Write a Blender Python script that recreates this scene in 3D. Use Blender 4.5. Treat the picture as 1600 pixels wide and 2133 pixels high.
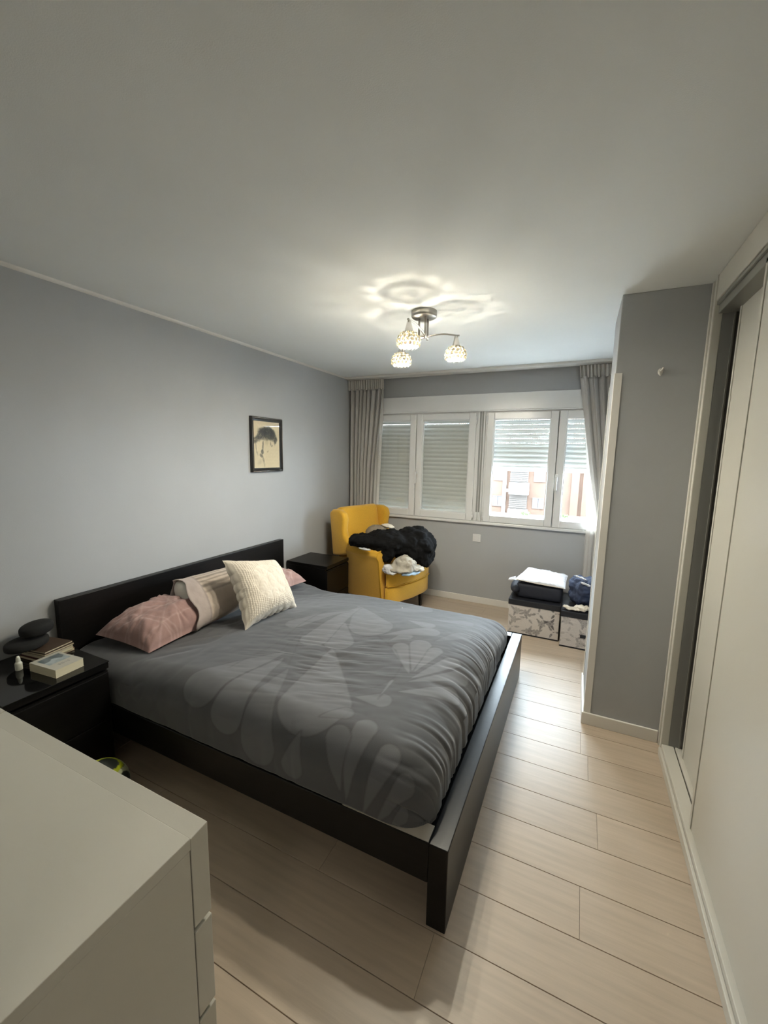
import bpy, bmesh, math, random
import numpy as np
from mathutils import Vector, Matrix, Euler
random.seed(7)
for o in list(bpy.data.objects): bpy.data.objects.remove(o)
S = bpy.context.scene
COL = S.collection
PI = math.pi

# ---------------------------------------------------------------- camera
F_PX, YAW, PITCH, ROLL = 858.03, 0.44228, -0.14084, 0.01777
cam = bpy.data.cameras.new('camera'); cam.sensor_fit = 'HORIZONTAL'; cam.sensor_width = 36
cam.lens = F_PX / 1600 * 36; cam.clip_start = 0.01; cam.clip_end = 500
fw = Vector((-math.sin(YAW)*math.cos(PITCH), math.cos(YAW)*math.cos(PITCH), math.sin(PITCH)))
rt = Vector((math.cos(YAW), math.sin(YAW), 0)); up = rt.cross(fw)
c_, s_ = math.cos(ROLL), math.sin(ROLL)
r2, u2 = rt*c_ + up*s_, -rt*s_ + up*c_
camo = bpy.data.objects.new('camera', cam); COL.objects.link(camo)
camo.matrix_world = Matrix(((r2.x, u2.x, -fw.x, 2.3861), (r2.y, u2.y, -fw.y, 0), (r2.z, u2.z, -fw.z, 1.5257), (0, 0, 0, 1)))
S.camera = camo
# ---------------------------------------------------------------- room sizes
H, D, W = 2.336, 4.16, 2.872          # ceiling, window wall, wardrobe front
PX, P1, P2 = 2.509, 2.494, 2.971       # the pier beside the wardrobe
# ---------------------------------------------------------------- light
SKY, LAMP, FILL, EXPO = 11.0, 290.0, 0.9, 2.72
S.view_settings.view_transform = 'Standard'; S.view_settings.look = 'None'
S.view_settings.exposure = EXPO; S.view_settings.gamma = 1; S.view_settings.use_curve_mapping = False
wd = bpy.data.worlds.new('overcast_sky'); S.world = wd; wd.use_nodes = True
bgn = wd.node_tree.nodes['Background']; bgn.inputs[0].default_value = (0.75, 0.885, 1.0, 1); bgn.inputs[1].default_value = SKY
pl = bpy.data.lights.new('window_sky_portal', 'AREA'); pl.shape = 'RECTANGLE'; pl.size = 2.75; pl.size_y = 1.1
pl.cycles.is_portal = True
plo = bpy.data.objects.new('window_sky_portal', pl); COL.objects.link(plo)
plo.location = (1.49, 4.50, 1.4); plo.rotation_euler = (-PI/2, 0, 0)
hl = bpy.data.lights.new('added_fill_light', 'AREA'); hl.shape = 'DISK'; hl.size = 0.3; hl.energy = FILL; hl.color = (1, .9, .76)  # added fill light behind the camera, no known lamp there
hlo = bpy.data.objects.new('added_fill_light', hl); COL.objects.link(hlo); hlo.location = (2.3, -0.8, H-.03)

# ---------------------------------------------------------------- numpy noise
def _h(i, j, s):
    n = (i*374761393 + j*668265263 + s*362437) & 0xffffffff
    n = ((n ^ (n >> 13)) * 1274126177) & 0xffffffff
    return ((n ^ (n >> 16)) & 0xffff) / 65535.0
def vn(x, y, s=0):
    x = np.asarray(x, float); y = np.asarray(y, float)
    i = np.floor(x).astype(np.int64); j = np.floor(y).astype(np.int64); u = x-i; v = y-j
    u = u*u*(3-2*u); v = v*v*(3-2*v)
    return (_h(i, j, s)*(1-u)+_h(i+1, j, s)*u)*(1-v) + (_h(i, j+1, s)*(1-u)+_h(i+1, j+1, s)*u)*v - .5
def fbm(x, y, s=0, o=3):
    r = 0; a = 1
    for k in range(o): r = r + a*vn(x*2**k, y*2**k, s+k*17); a *= .5
    return r
def sst(a, b, x):
    t = np.clip((np.asarray(x, float)-a)/(b-a), 0, 1); return t*t*(3-2*t)

# ---------------------------------------------------------------- materials
def mat(name, col, rough=.6, metal=0, var=0, vscale=8, stretch=(1, 1, 1), bump=0, bscale=200, coat=0, sheen=0, vcol=False, spec=.5, rnd=0, sub=None, trans=0):
    m = bpy.data.materials.new(name); m.use_nodes = True; nt = m.node_tree; N = nt.nodes; L = nt.links
    p = N['Principled BSDF']; p.inputs['Roughness'].default_value = rough; p.inputs['Metallic'].default_value = metal
    p.inputs['Coat Weight'].default_value = coat; p.inputs['Sheen Weight'].default_value = sheen
    p.inputs['Specular IOR Level'].default_value = spec
    tc = N.new('ShaderNodeTexCoord'); mp = N.new('ShaderNodeMapping'); mp.inputs['Scale'].default_value = stretch
    L.new(tc.outputs['Object'], mp.inputs['Vector']); vec = mp.outputs[0]
    src = None
    if vcol:
        a = N.new('ShaderNodeAttribute'); a.attribute_name = 'Col'; src = a.outputs['Color']
    if rnd:
        oi = N.new('ShaderNodeObjectInfo'); ad = N.new('ShaderNodeVectorMath'); ad.operation = 'MULTIPLY_ADD'
        cm = N.new('ShaderNodeCombineXYZ')
        for k in range(3): L.new(oi.outputs['Random'], cm.inputs[k])
        ad.inputs[1].default_value = (37, 71, 13); L.new(cm.outputs[0], ad.inputs[0]); L.new(mp.outputs[0], ad.inputs[2]); vec = ad.outputs[0]
    if var or rnd:
        nz = N.new('ShaderNodeTexNoise'); nz.inputs['Scale'].default_value = vscale; nz.inputs['Detail'].default_value = 4
        L.new(vec, nz.inputs['Vector'])
        mr = N.new('ShaderNodeMapRange'); mr.inputs['From Min'].default_value = .3; mr.inputs['From Max'].default_value = .7
        mr.inputs['To Min'].default_value = 1-var; mr.inputs['To Max'].default_value = 1+var; L.new(nz.outputs['Fac'], mr.inputs['Value'])
        val = mr.outputs[0]
        if rnd:
            m2 = N.new('ShaderNodeMapRange'); m2.inputs['To Min'].default_value = 1-rnd; m2.inputs['To Max'].default_value = 1+rnd
            L.new(oi.outputs['Random'], m2.inputs['Value']); mu = N.new('ShaderNodeMath'); mu.operation = 'MULTIPLY'
            L.new(val, mu.inputs[0]); L.new(m2.outputs[0], mu.inputs[1]); val = mu.outputs[0]
        sc = N.new('ShaderNodeVectorMath'); sc.operation = 'SCALE'
        if src is not None: L.new(src, sc.inputs[0])
        else: sc.inputs[0].default_value = col
        L.new(val, sc.inputs['Scale']); src = sc.outputs[0]
    if src is not None: L.new(src, p.inputs['Base Color'])
    else: p.inputs['Base Color'].default_value = (*col, 1)
    if bump:
        nb = N.new('ShaderNodeTexNoise'); nb.inputs['Scale'].default_value = bscale; nb.inputs['Detail'].default_value = 3
        L.new(vec, nb.inputs['Vector']); bp = N.new('ShaderNodeBump'); bp.inputs['Strength'].default_value = bump; bp.inputs['Distance'].default_value = .004
        L.new(nb.outputs['Fac'], bp.inputs['Height']); L.new(bp.outputs[0], p.inputs['Normal'])
    if trans:   # thin cloth or plastic that lets some light through
        t = N.new('ShaderNodeBsdfTranslucent'); mx = N.new('ShaderNodeMixShader'); mx.inputs[0].default_value = trans
        if src is not None: L.new(src, t.inputs[0])
        else: t.inputs[0].default_value = (*col, 1)
        L.new(p.outputs[0], mx.inputs[1]); L.new(t.outputs[0], mx.inputs[2]); L.new(mx.outputs[0], N['Material Output'].inputs[0])
    return m
def glass_mat(name, tint=(.975, .98, .975), refl=1.0):
    m = bpy.data.materials.new(name); m.use_nodes = True; nt = m.node_tree; N = nt.nodes; L = nt.links; N.remove(N['Principled BSDF'])
    t = N.new('ShaderNodeBsdfTransparent'); t.inputs[0].default_value = (*tint, 1)
    g = N.new('ShaderNodeBsdfGlossy'); g.inputs['Roughness'].default_value = .02
    f = N.new('ShaderNodeFresnel'); ge = N.new('ShaderNodeNewGeometry'); io = N.new('ShaderNodeMapRange'); io.inputs['To Min'].default_value = 1.5; io.inputs['To Max'].default_value = 1/1.5
    L.new(ge.outputs['Backfacing'], io.inputs['Value']); L.new(io.outputs[0], f.inputs[0]); mu = N.new('ShaderNodeMath'); mu.operation = 'MULTIPLY'; mu.inputs[1].default_value = refl
    L.new(f.outputs[0], mu.inputs[0]); mx = N.new('ShaderNodeMixShader'); L.new(mu.outputs[0], mx.inputs[0])
    L.new(t.outputs[0], mx.inputs[1]); L.new(g.outputs[0], mx.inputs[2]); L.new(mx.outputs[0], N['Material Output'].inputs[0]); return m
def emit_mat(name, col, st):
    m = bpy.data.materials.new(name); m.use_nodes = True; N = m.node_tree.nodes; e = N.new('ShaderNodeEmission')
    e.inputs[0].default_value = (*col, 1); e.inputs[1].default_value = st; m.node_tree.links.new(e.outputs[0], N['Material Output'].inputs[0]); return m
M = dict(
    wall=mat('grey_wall_paint', (.405, .415, .425), .85, var=.02, vscale=3, bump=.12, bscale=320),
    ceil=mat('white_ceiling_paint', (.82, .84, .83), .9, var=.015, vscale=2, bump=.1, bscale=300),
    trim=mat('white_trim_paint', (.74, .72, .68), .4),
    pvc=mat('white_window_plastic', (.72, .72, .715), .22),
    lacq=mat('white_lacquer_door', (.60, .585, .53), .3, bump=.03, bscale=60),
    track=mat('grey_aluminium_track', (.34, .34, .31), .4, metal=.5),
    inner=mat('dark_wardrobe_inside', (.05, .048, .045), .8),
    dgrey=mat('grey_side_panel', (.26, .26, .25), .6),
    oak=mat('light_oak_laminate', (.46, .375, .288), .36, var=.08, vscale=3.2, stretch=(1.1, 16, 16), bump=.05, bscale=14, rnd=.05),
    gap=mat('dark_floor_underlay', (.10, .075, .05), .9),
    bb=mat('black_brown_veneer', (.0045, .004, .0038), .34, spec=.3, var=.35, vscale=6, stretch=(1, 1, 14), bump=.06, bscale=40),
    bbg=mat('black_glass_top', (.006, .006, .006), .06),
    dress=mat('white_dresser_foil', (.60, .585, .52), .42, bump=.03, bscale=150),
    dgap=mat('dresser_gap', (.18, .17, .15), .8),
    duvet=mat('dark_grey_petal_print_cotton', (.1, .1, .1), .8, vcol=True, bump=.10, bscale=500, sheen=.25),
    matt=mat('dark_mattress_cover', (.012, .013, .017), .9),
    pink=mat('dusty_pink_cotton', (.4, .2, .2), .85, vcol=True, bump=.25, bscale=70, sheen=.2),
    stripe=mat('striped_taupe_cotton', (.4, .3, .3), .85, vcol=True, bump=.25, bscale=60, sheen=.2),
    rail_sheen=mat('painted_rail_sheen', (.42, .39, .34), .8),  # pale colour standing in for sheen on the dark bed rail
    inpil=mat('white_pillow_filling', (.70, .68, .61), .9, bump=.2, bscale=50),
    cush=mat('ivory_quilted_cotton', (.74, .66, .54), .85, vcol=True, bump=.10, bscale=200, sheen=.2),
    yel=mat('mustard_wool_weave', (.66, .36, .022), .85, var=.06, vscale=120, bump=.25, bscale=260, sheen=.3),
    yelp=mat('mustard_piping', (.60, .33, .02), .8),
    leg=mat('dark_stained_leg', (.02, .016, .014), .4),
    jack=mat('black_jersey', (.004, .004, .0045), .9, bump=.3, bscale=60, spec=.2),
    shirt=mat('stone_grey_cotton', (.40, .37, .31), .85, var=.15, vscale=9, bump=.3, bscale=40),
    whitec=mat('white_cotton', (.58, .58, .60), .85, bump=.25, bscale=30),
    bluec=mat('pale_blue_cotton', (.30, .42, .55), .85, var=.25, vscale=14, bump=.3, bscale=40),
    taupe=mat('taupe_knit', (.22, .18, .13), .9, bump=.4, bscale=70),
    creamc=mat('cream_cotton', (.62, .56, .46), .85, bump=.3, bscale=30),
    denim=mat('dark_blue_denim', (.030, .042, .085), .85, var=.45, vscale=12, bump=.35, bscale=45),
    navy=mat('navy_nylon', (.012, .014, .024), .7, bump=.15, bscale=60),
    floral=mat('cream_floral_print_card', (.6, .55, .5), .6, vcol=True),
    lid=mat('black_box_lid', (.010, .011, .016), .55),
    curt=mat('grey_curtain_cloth', (.63, .605, .575), .85, bump=.15, bscale=400, trans=.35),
    band=mat('pale_heading_tape', (.70, .67, .62), .85, trans=.2),
    sheer=mat('white_sheer_voile', (.86, .84, .81), .9, trans=.6),
    slat=mat('pale_shutter_plastic', (.64, .65, .62), .35, trans=.03),
    glass=glass_mat('window_glass'),
    metal=mat('brushed_nickel', (.46, .44, .40), .32, metal=1),
    chrome=mat('polished_nickel', (.60, .59, .57), .18, metal=1),
    bulb=emit_mat('glowing_bulb', (.98, .91, .75), LAMP),
    crystal=mat('crystal_bead', (.60, .56, .46), .12, trans=.35),
    bulbneck=mat('white_bulb_base', (.8, .8, .78), .4),
    frame=mat('black_picture_frame', (.012, .011, .011), .25, coat=.4),
    paper=mat('charcoal_sketch_paper', (.7, .6, .4), .8, vcol=True),
    brick=mat('orange_brick', (.082, .050, .035), .9, var=.12, vscale=1.2),
    stucco=mat('pale_stucco', (.22, .21, .20), .9, var=.08, vscale=.6),
    louver=mat('brown_grey_louver', (.075, .066, .06), .8),
    exwin=mat('outside_window_pane', (.08, .09, .11), .2),
    blind=mat('white_outside_blind', (.30, .30, .31), .6),
    red=mat('red_roof_tile', (.14, .09, .08), .8, var=.1, vscale=3),
    leaf=mat('green_leaves', (.07, .11, .04), .8, var=.3, vscale=5),
    street=mat('grey_street', (.33, .32, .31), .9),
    stone=mat('white_outer_sill', (.70, .69, .67), .5),
    page=mat('cream_page_edges', (.62, .56, .40), .85, var=.06, vscale=20, stretch=(1, 1, 60)),
    cover=mat('pale_photo_book_cover', (.5, .5, .48), .4, vcol=True),
    covr=mat('dark_red_book_cover', (.10, .025, .02), .5),
    covb=mat('brown_book_cover', (.07, .045, .03), .5),
    covw=mat('ivory_book_cover', (.5, .46, .36), .5),
    plastw=mat('white_bottle_plastic', (.62, .62, .53), .35),
    felt=mat('black_felt', (.008, .008, .008), .9, bump=.2, bscale=200),
    ball=mat('match_ball_leather', (.5, .5, .2), .35, vcol=True),
)

# ---------------------------------------------------------------- object helpers
WM = {}
def empty(name, loc, label=None, cat=None, group=None):
    o = bpy.data.objects.new(name, None); COL.objects.link(o); o.location = loc; o.empty_display_size = .05
    WM[o] = Matrix.Translation(loc); tag(o, label, cat, group); return o
def tag(o, label=None, cat=None, group=None, kind=None):
    for k, v in (('label', label), ('category', cat), ('group', group), ('kind', kind)):
        if v: o[k] = v
    return o
def attach(o, parent, world):
    WM[o] = world
    if parent:
        o.parent = parent; o.matrix_parent_inverse = WM[parent].inverted()
def obj(name, geo, m, parent=None, smooth=False, bevel=0, seg=2, cols=None, origin=None, **t):
    V, Fc = geo; V = np.asarray(V, float)
    lo, hi = V.min(0), V.max(0)
    c = np.array(origin) if origin is not None else np.array([(lo[0]+hi[0])/2, (lo[1]+hi[1])/2, lo[2]])
    me = bpy.data.meshes.new(name); me.from_pydata((V-c).tolist(), [], [list(f) for f in Fc])
    if cols is not None:
        a = me.color_attributes.new('Col', 'FLOAT_COLOR', 'POINT')
        cc = np.ones((len(V), 4), np.float32); cc[:, :3] = cols; a.data.foreach_set('color', cc.ravel())
    me.materials.append(M[m] if isinstance(m, str) else m)
    if smooth: me.polygons.foreach_set('use_smooth', [True]*len(me.polygons))
    me.update()
    o = bpy.data.objects.new(name, me); COL.objects.link(o); o.location = c
    if bevel:
        b = o.modifiers.new('bevel', 'BEVEL'); b.width = bevel; b.segments = seg; b.limit_method = 'ANGLE'; b.angle_limit = .6
    attach(o, parent, Matrix.Translation(c)); tag(o, **t); return o
def dup(o, name, loc, parent=None, rot=None):
    c = o.copy(); c.name = name; COL.objects.link(c); c.location = loc
    if rot: c.rotation_euler = rot
    c.parent = None; attach(c, parent, Matrix.Translation(loc)); return c
# geometry builders: every one returns (verts, faces)
def box(x0, y0, z0, x1, y1, z1):
    v = [(x, y, z) for z in (z0, z1) for y in (y0, y1) for x in (x0, x1)]
    return v, [(0, 2, 3, 1), (4, 5, 7, 6), (0, 1, 5, 4), (2, 6, 7, 3), (0, 4, 6, 2), (1, 3, 7, 5)]
def join(*gs):
    V, Fc = [], []
    for v, f in gs:
        n = len(V); V += [tuple(p) for p in v]; Fc += [tuple(i+n for i in q) for q in f]
    return V, Fc
def prism(poly, fn, t0, t1):          # poly of (a,b); fn(a,b,t) -> xyz
    n = len(poly); v = [fn(a, b, t0) for a, b in poly]+[fn(a, b, t1) for a, b in poly]
    f = [tuple(range(n))[::-1], tuple(range(n, 2*n))]+[(i, (i+1) % n, n+(i+1) % n, n+i) for i in range(n)]
    return fixn(v, f)
def fixn(v, f):
    b = bmesh.new(); vs = [b.verts.new(p) for p in v]
    for q in f:
        try: b.faces.new([vs[i] for i in q])
        except ValueError: pass
    bmesh.ops.recalc_face_normals(b, faces=b.faces); b.verts.index_update()
    r = ([tuple(p.co) for p in b.verts], [tuple(x.index for x in fc.verts) for fc in b.faces]); b.free(); return r
def grid(P, wrapu=False, wrapv=False):   # P[nu,nv,3]
    nu, nv = P.shape[:2]; f = []
    for i in range(nu if wrapu else nu-1):
        for j in range(nv if wrapv else nv-1):
            a, b = i, (i+1) % nu; c, d = j, (j+1) % nv
            f.append((a*nv+c, b*nv+c, b*nv+d, a*nv+d))
    return P.reshape(-1, 3), f
def lathe(prof, c, seg=24, axis=None):
    P = np.array([[(c[0]+r*math.cos(2*PI*k/seg), c[1]+r*math.sin(2*PI*k/seg), c[2]+z) for r, z in prof] for k in range(seg)])
    return grid(P, wrapu=True)
def tube(pts, r, seg=10, cap=True, flat=1):
    pts = [Vector(p) for p in pts]; n = len(pts); rs = r if hasattr(r, '__len__') else [r]*n; P = []
    pv = None
    for i, p in enumerate(pts):
        d = (pts[min(i+1, n-1)]-pts[max(i-1, 0)]).normalized()
        a = d.cross(Vector((0, 0, 1)));
        if a.length < 1e-3: a = d.cross(Vector((0, 1, 0)))
        a.normalize(); b = d.cross(a)
        if pv is not None and a.dot(pv) < 0: a = -a; b = -b
        pv = a
        P.append([p+a*rs[i]*math.cos(2*PI*k/seg)+b*rs[i]*flat*math.sin(2*PI*k/seg) for k in range(seg)])
    v, f = grid(np.array([[tuple(q) for q in row] for row in P]), wrapv=True); f = list(f)
    if cap: f += [tuple(range(seg)), tuple(range((n-1)*seg, n*seg))[::-1]]
    return v, f
def ell(c, r, nu=24, nv=14, rot=(0, 0, 0)):
    R = Euler(rot).to_matrix(); P = []
    for j in range(nv+1):
        t = PI*j/nv
        P.append([tuple(Vector(c)+R@Vector((r[0]*math.sin(t)*math.cos(2*PI*i/nu), r[1]*math.sin(t)*math.sin(2*PI*i/nu), r[2]*math.cos(t)))) for i in range(nu)])
    return grid(np.array(P), wrapv=True)
def sphere_small(c, r):
    return ell(c, (r, r, r), 7, 5)
TEX = {}
def puff(c, r, rot, p=.5):
    V, f = ell((0, 0, 0), r, 40, 20); V = np.array(V); R_ = np.array(Euler(rot).to_matrix())
    V[:, 2] = np.sign(V[:, 2])*r[2]*np.abs(V[:, 2]/r[2])**p
    return V@R_.T+np.array(c), f
def cloth(name, ells, m, vox=.012, amp=.02, sc=.08, parent=None, amp2=.012, floor=None, **t):
    o = obj(name, join(*[ell(*e) if len(e) == 2 else ell(e[0], e[1], rot=e[2]) for e in ells]), m, parent, True, **t)
    b = o.modifiers.new('merge', 'REMESH'); b.mode = 'VOXEL'; b.voxel_size = vox; b.use_smooth_shade = True
    s = o.modifiers.new('soft', 'SMOOTH'); s.iterations = 6; s.factor = .5
    for k, (a, q, ty) in enumerate(((amp, sc, 'CLOUDS'), (amp2, sc*.45, 'CLOUDS'))):
        key = (round(q, 4), ty)
        if key not in TEX:
            x = bpy.data.textures.new('folds', ty); x.noise_scale = q
            if k == 0: x.noise_type = 'HARD_NOISE'
            TEX[key] = x
        d = o.modifiers.new('folds', 'DISPLACE'); d.texture = TEX[key]; d.strength = a; d.mid_level = .5; d.texture_coords = 'LOCAL'
    return o

# ================================================================ STRUCTURE
# floor: every plank its own piece on a dark underlay
fl = obj('floor', box(-.05, -2.0, -.03, 3.6, D+.02, -.009), 'gap', kind='structure')
PW = .1845
base_plank = None; row = 0; y = 1.097-17*PW
while y < D:
    y1 = min(y+PW, D); off = [0.0, .62, .27, .95, .45][row % 5]
    xs = [-.02]; x = off*1.28 if row != 22 else 1.25
    if abs(y-(1.097+5*PW)) < .01: x = 2.53-1.28
    while x < W+.06:
        if x > .08: xs.append(x)
        x += 1.28
    xs.append(W+.06)
    for a, b in zip(xs[:-1], xs[1:]):
        g = .0011
        obj('plank', box(a+.0004, y+g, -.009, b-.0004, y1-g, 0), 'oak', fl, bevel=.0007, seg=1)
    y += PW; row += 1
obj('ceiling', box(-.1, -2.0, H, 3.7, D+.3, H+.1), 'ceil', kind='structure')
obj('wall_left', box(-.12, -2.0, -.03, 0, D+.3, H), 'wall', kind='structure')
WX0, WX1, WZ0, WZ1 = .12, 2.845, .84, 2.115
obj('wall_far', join(box(0, D, -.03, 3.6, D+.28, WZ0), box(0, D, WZ1, 3.6, D+.28, H), box(0, D, WZ0, WX0, D+.28, WZ1), box(WX1, D, WZ0, 3.6, D+.28, WZ1)), 'wall', kind='structure')
obj('wall_pier', box(PX, P1, -.03, 3.5, P2, H), 'wall', kind='structure', bevel=.004)
obj('wall_right', box(3.47, -2.0, -.03, 3.6, P1, H), 'wall', kind='structure')
obj('wall_recess', box(W, P2, -.03, 3.6, D, H), 'wall', kind='structure')
obj('wall_near', join(box(0, -.14, -.03, 1.86, -.02, H), box(1.86, -.14, 2.1, 2.80, -.02, H), box(2.80, -.14, -.03, W, -.02, H)), 'wall', kind='structure')
obj('wall_hall', join(box(1.2, -2.1, -.03, 3.6, -2.0, H), box(1.2, -2.0, -.03, 1.3, -.14, H)), 'wall', kind='structure')
obj('baseboard_far', box(.0, D-.013, 0, W, D, .066), 'trim', kind='structure', bevel=.003)
obj('baseboard_left', box(0, -.02, 0, .012, D-.013, .066), 'trim', kind='structure', bevel=.003)
obj('baseboard_pier', join(box(PX-.013, P1-.013, 0, W-.002, P1, .07), box(PX-.013, P1, 0, PX, P2, .07)), 'trim', kind='structure', bevel=.003)
obj('trim_1', prism([(0, 0), (.016, 0), (.012, -.007), (.007, -.012), (0, -.016)], lambda a, b, t: (a, t, H+b), -.02, D), 'trim', kind='structure')
# white guards on the two pier corners
obj('trim_2', join(box(PX-.004, P1-.004, .07, PX+.032, P1, 1.955), box(PX-.004, P1, .07, PX, P1+.032, 1.955)), 'trim', kind='structure', bevel=.0015)
obj('trim_3', join(box(PX-.004, P2-.032, .07, PX, P2+.004, 1.955), box(PX-.004, P2, .07, PX+.032, P2+.004, 1.955)), 'trim', kind='structure', bevel=.0015)
obj('trim_4', join(box(.1, D-.035, WZ0-.004, WX1+.02, D+.08, WZ0+.022)), 'pvc', kind='structure', bevel=.004)   # inner sill lip
obj('trim_5', join(box(WX0-.03, D-.03, 1.962, WX1, D+.25, WZ1+.004), box(WX0-.03, D-.034, 1.95, WX1, D-.006, 1.962)), 'pvc', kind='structure', bevel=.004)  # roller box cover
obj('trim_6', box(0.0, 3.985, H-.022, 2.86, 4.115, H), 'trim', kind='structure', bevel=.003)                      # curtain rail

# ---------------------------------------------------------------- windows
YF0, YF1 = D-.018, D+.045
def ring(x0, z0, x1, z1, w, y0, y1, wb=None):
    wb = wb or w
    return join(box(x0, y0, z0, x0+w, y1, z1), box(x1-w, y0, z0, x1, y1, z1), box(x0+w, y0, z0, x1-w, y1, z0+wb), box(x0+w, y0, z1-wb, x1-w, y1, z1))
def window(name, x0, xm, x1, handle_x, hinges, open_z, slits):
    w = obj(name, join(ring(x0-.02, WZ0+.018, x1+.02, 1.965, .03, D+.0, D+.07), box(xm-.025, D+.03, .87, xm+.025, D+.07, 1.94)), 'pvc', kind='structure', bevel=.002)
    for a, b in ((x0, xm-.003), (xm+.003, x1)):
        s = obj('sash', ring(a, .864, b, 1.942, .066, YF0, YF1, .068), 'pvc', w, bevel=.006, seg=2)
        obj('glazing_bead', ring(a+.064, .930, b-.064, 1.876, .009, YF0+.012, YF0+.03), 'pvc', s)
        obj('glass_pane', box(a+.064, D+.008, .930, b-.064, D+.012, 1.876), 'glass', s)
    hz = 1.30
    hd = obj('window_handle', join(box(handle_x-.013, YF0-.008, hz-.005, handle_x+.013, YF0-.0005, hz+.065),
             box(handle_x-.008, YF0-.04, hz+.02, handle_x+.008, YF0-.008, hz+.042), box(handle_x-.01, YF0-.045, hz-.085, handle_x+.01, YF0-.028, hz+.044)), 'pvc', w, bevel=.004)
    for hx in hinges:
        for z in (1.83, .885):
            obj('hinge', join(lathe([(0, 0), (.008, 0), (.008, .035), (.0065, .036), (.0065, .038), (.008, .039), (.008, .075), (0, .075)], (hx, YF0-.004, z), 10)), 'pvc', w, True)
    # roller shutter outside the glass
    sx0, sx1 = x0-.01, x1+.01; P = .0445; prof = [(.0, .0), (-.005, .006), (-.0085, .016), (-.0085, .024), (-.005, .033), (0, .038), (.004, .03), (.004, .008)]
    ys = D+.115
    sh = obj('roller_shutter', join(box(sx0-.03, ys-.02, WZ0, sx0, ys+.02, 1.97), box(sx1, ys-.02, WZ0, sx1+.03, ys+.02, 1.97)), 'pvc', w)
    shut = prism(prof, lambda a, b, t: (t, a, b), -(sx1-sx0)/2, (sx1-sx0)/2)
    shut = join(shut, box(-(sx1-sx0)/2, -.001, .036, (sx1-sx0)/2, .0015, .0455))
    slit = prism(prof, lambda a, b, t: (t, a, b), -(sx1-sx0)/2, (sx1-sx0)/2)
    tabs = []; n = int((sx1-sx0)/.021)
    for k in range(n):
        xx = -(sx1-sx0)/2+k*.021; tabs.append(box(xx, -.001, .036, xx+.0075, .001, .0455))
    slit = join(slit, *tabs)
    cx = (sx0+sx1)/2; z = open_z
    bar = obj('bottom_bar', join(box(sx0, ys-.009, z, sx1, ys+.006, z+.052), box(sx0, ys-.012, z+.036, sx1, ys-.008, z+.044)), 'slat', sh, bevel=.002)
    z += .055; k = 0; protos = {}
    nz = int((1.97-z)/P)
    for k in range(nz):
        kind = 'slit' if k in slits(nz) else 'shut'
        loc = (cx, ys, z+k*P)
        if kind not in protos:
            g = slit if kind == 'slit' else shut
            o = obj('slat', ([(a+loc[0], b+loc[1], c+loc[2]) for a, b, c in g[0]], g[1]), 'slat', sh, origin=loc); protos[kind] = o
        else: dup(protos[kind], 'slat', loc, sh)
    return w
w1 = window('window_1', .155, .786, 1.416, .800, (1.420,), .862, lambda n: (n-3,))
w2 = window('window_2', 1.527, 2.174, 2.815, 2.186, (1.523,), 1.378, lambda n: tuple(range(n-8, n)))
obj('trim_7', join(box(1.437, D-.012, WZ0+.02, 1.506, D+.24, 1.965), box(1.441, D-.02, WZ0+.02, 1.452, D-.012, 1.95), box(1.491, D-.02, WZ0+.02, 1.502, D-.012, 1.95)), 'pvc', kind='structure', bevel=.002)
for sx, lb in ((1.4595, 'left'), (1.4835, 'right')):
    st = obj('blind_strap', box(sx-.008, D-.02, .955, sx+.008, D-.0165, 1.955), 'dgrey', label='grey %s-hand roller shutter strap running down between the two windows' % lb, cat='strap', group='roller shutter straps')
    wi = obj('strap_winder', box(sx-.0105, D-.036, .868, sx+.0105, D-.0125, .957), 'pvc', st, bevel=.003)
    obj('screw', lathe([(0, 0), (.003, 0), (.003, .003), (0, .003)], (sx, D-.037, .878), 8), 'metal', wi)
obj('trim_8', box(WX0, D+.07, WZ0-.03, WX1, D+.34, WZ0+.012), 'stone', kind='structure', bevel=.004)    # outer sill

# ---------------------------------------------------------------- wall socket plate
sw = obj('light_switch', box(1.433, D-.009, .646, 1.515, D, .726), 'pvc', label='white square light switch on grey wall under the window', cat='switch', bevel=.003)
obj('rocker', box(1.450, D-.013, .664, 1.498, D-.009, .708), 'pvc', sw, bevel=.002)
hk = obj('wall_hook', join(ell((2.703, P1-.005, 1.950), (.011, .005, .016)), tube([(2.703, P1-.006, 1.945), (2.703, P1-.016, 1.932), (2.700, P1-.022, 1.936), (2.697, P1-.024, 1.947)], .0045, 8),
         tube([(2.703, P1-.006, 1.952), (2.709, P1-.016, 1.958), (2.712, P1-.02, 1.966)], .0045, 8)), 'trim', smooth=True, label='small white adhesive hook on the grey pier wall', cat='hook')

# ================================================================ WARDROBE
wr = empty('wardrobe', (3.15, 1.0, 0), 'white built-in wardrobe with sliding doors along the right wall', 'wardrobe')
YA = -.6
obj('jamb', join(box(W, 2.468, 0, W+.03, P1-.0015, H-.002), box(W+.006, 2.412, 0, W+.03, 2.468, H-.002), box(W-.004, 2.388, 0, W+.03, 2.412, H-.002)), 'lacq', wr, bevel=.003)
obj('header_panel', box(W, YA, 2.222, W+.03, 2.388, H-.002), 'lacq', wr, bevel=.003)
obj('top_track', join(box(W+.004, YA, 2.205, W+.014, 2.386, 2.22), box(W+.014, YA, 2.168, W+.12, 2.386, 2.22)), 'track', wr, bevel=.002)
obj('base_track', join(box(W, YA, 0, W+.052, 2.388, .062), box(W+.052, YA, 0, W+.058, 2.388, .046), box(W+.058, YA, 0, W+.13, 2.388, .062), box(W-.012, YA, 0, W, 2.388, .042)), 'lacq', wr, bevel=.004)
obj('track_groove', box(W+.052, YA, .046, W+.058, 2.388, .048), 'inner', wr)
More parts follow.
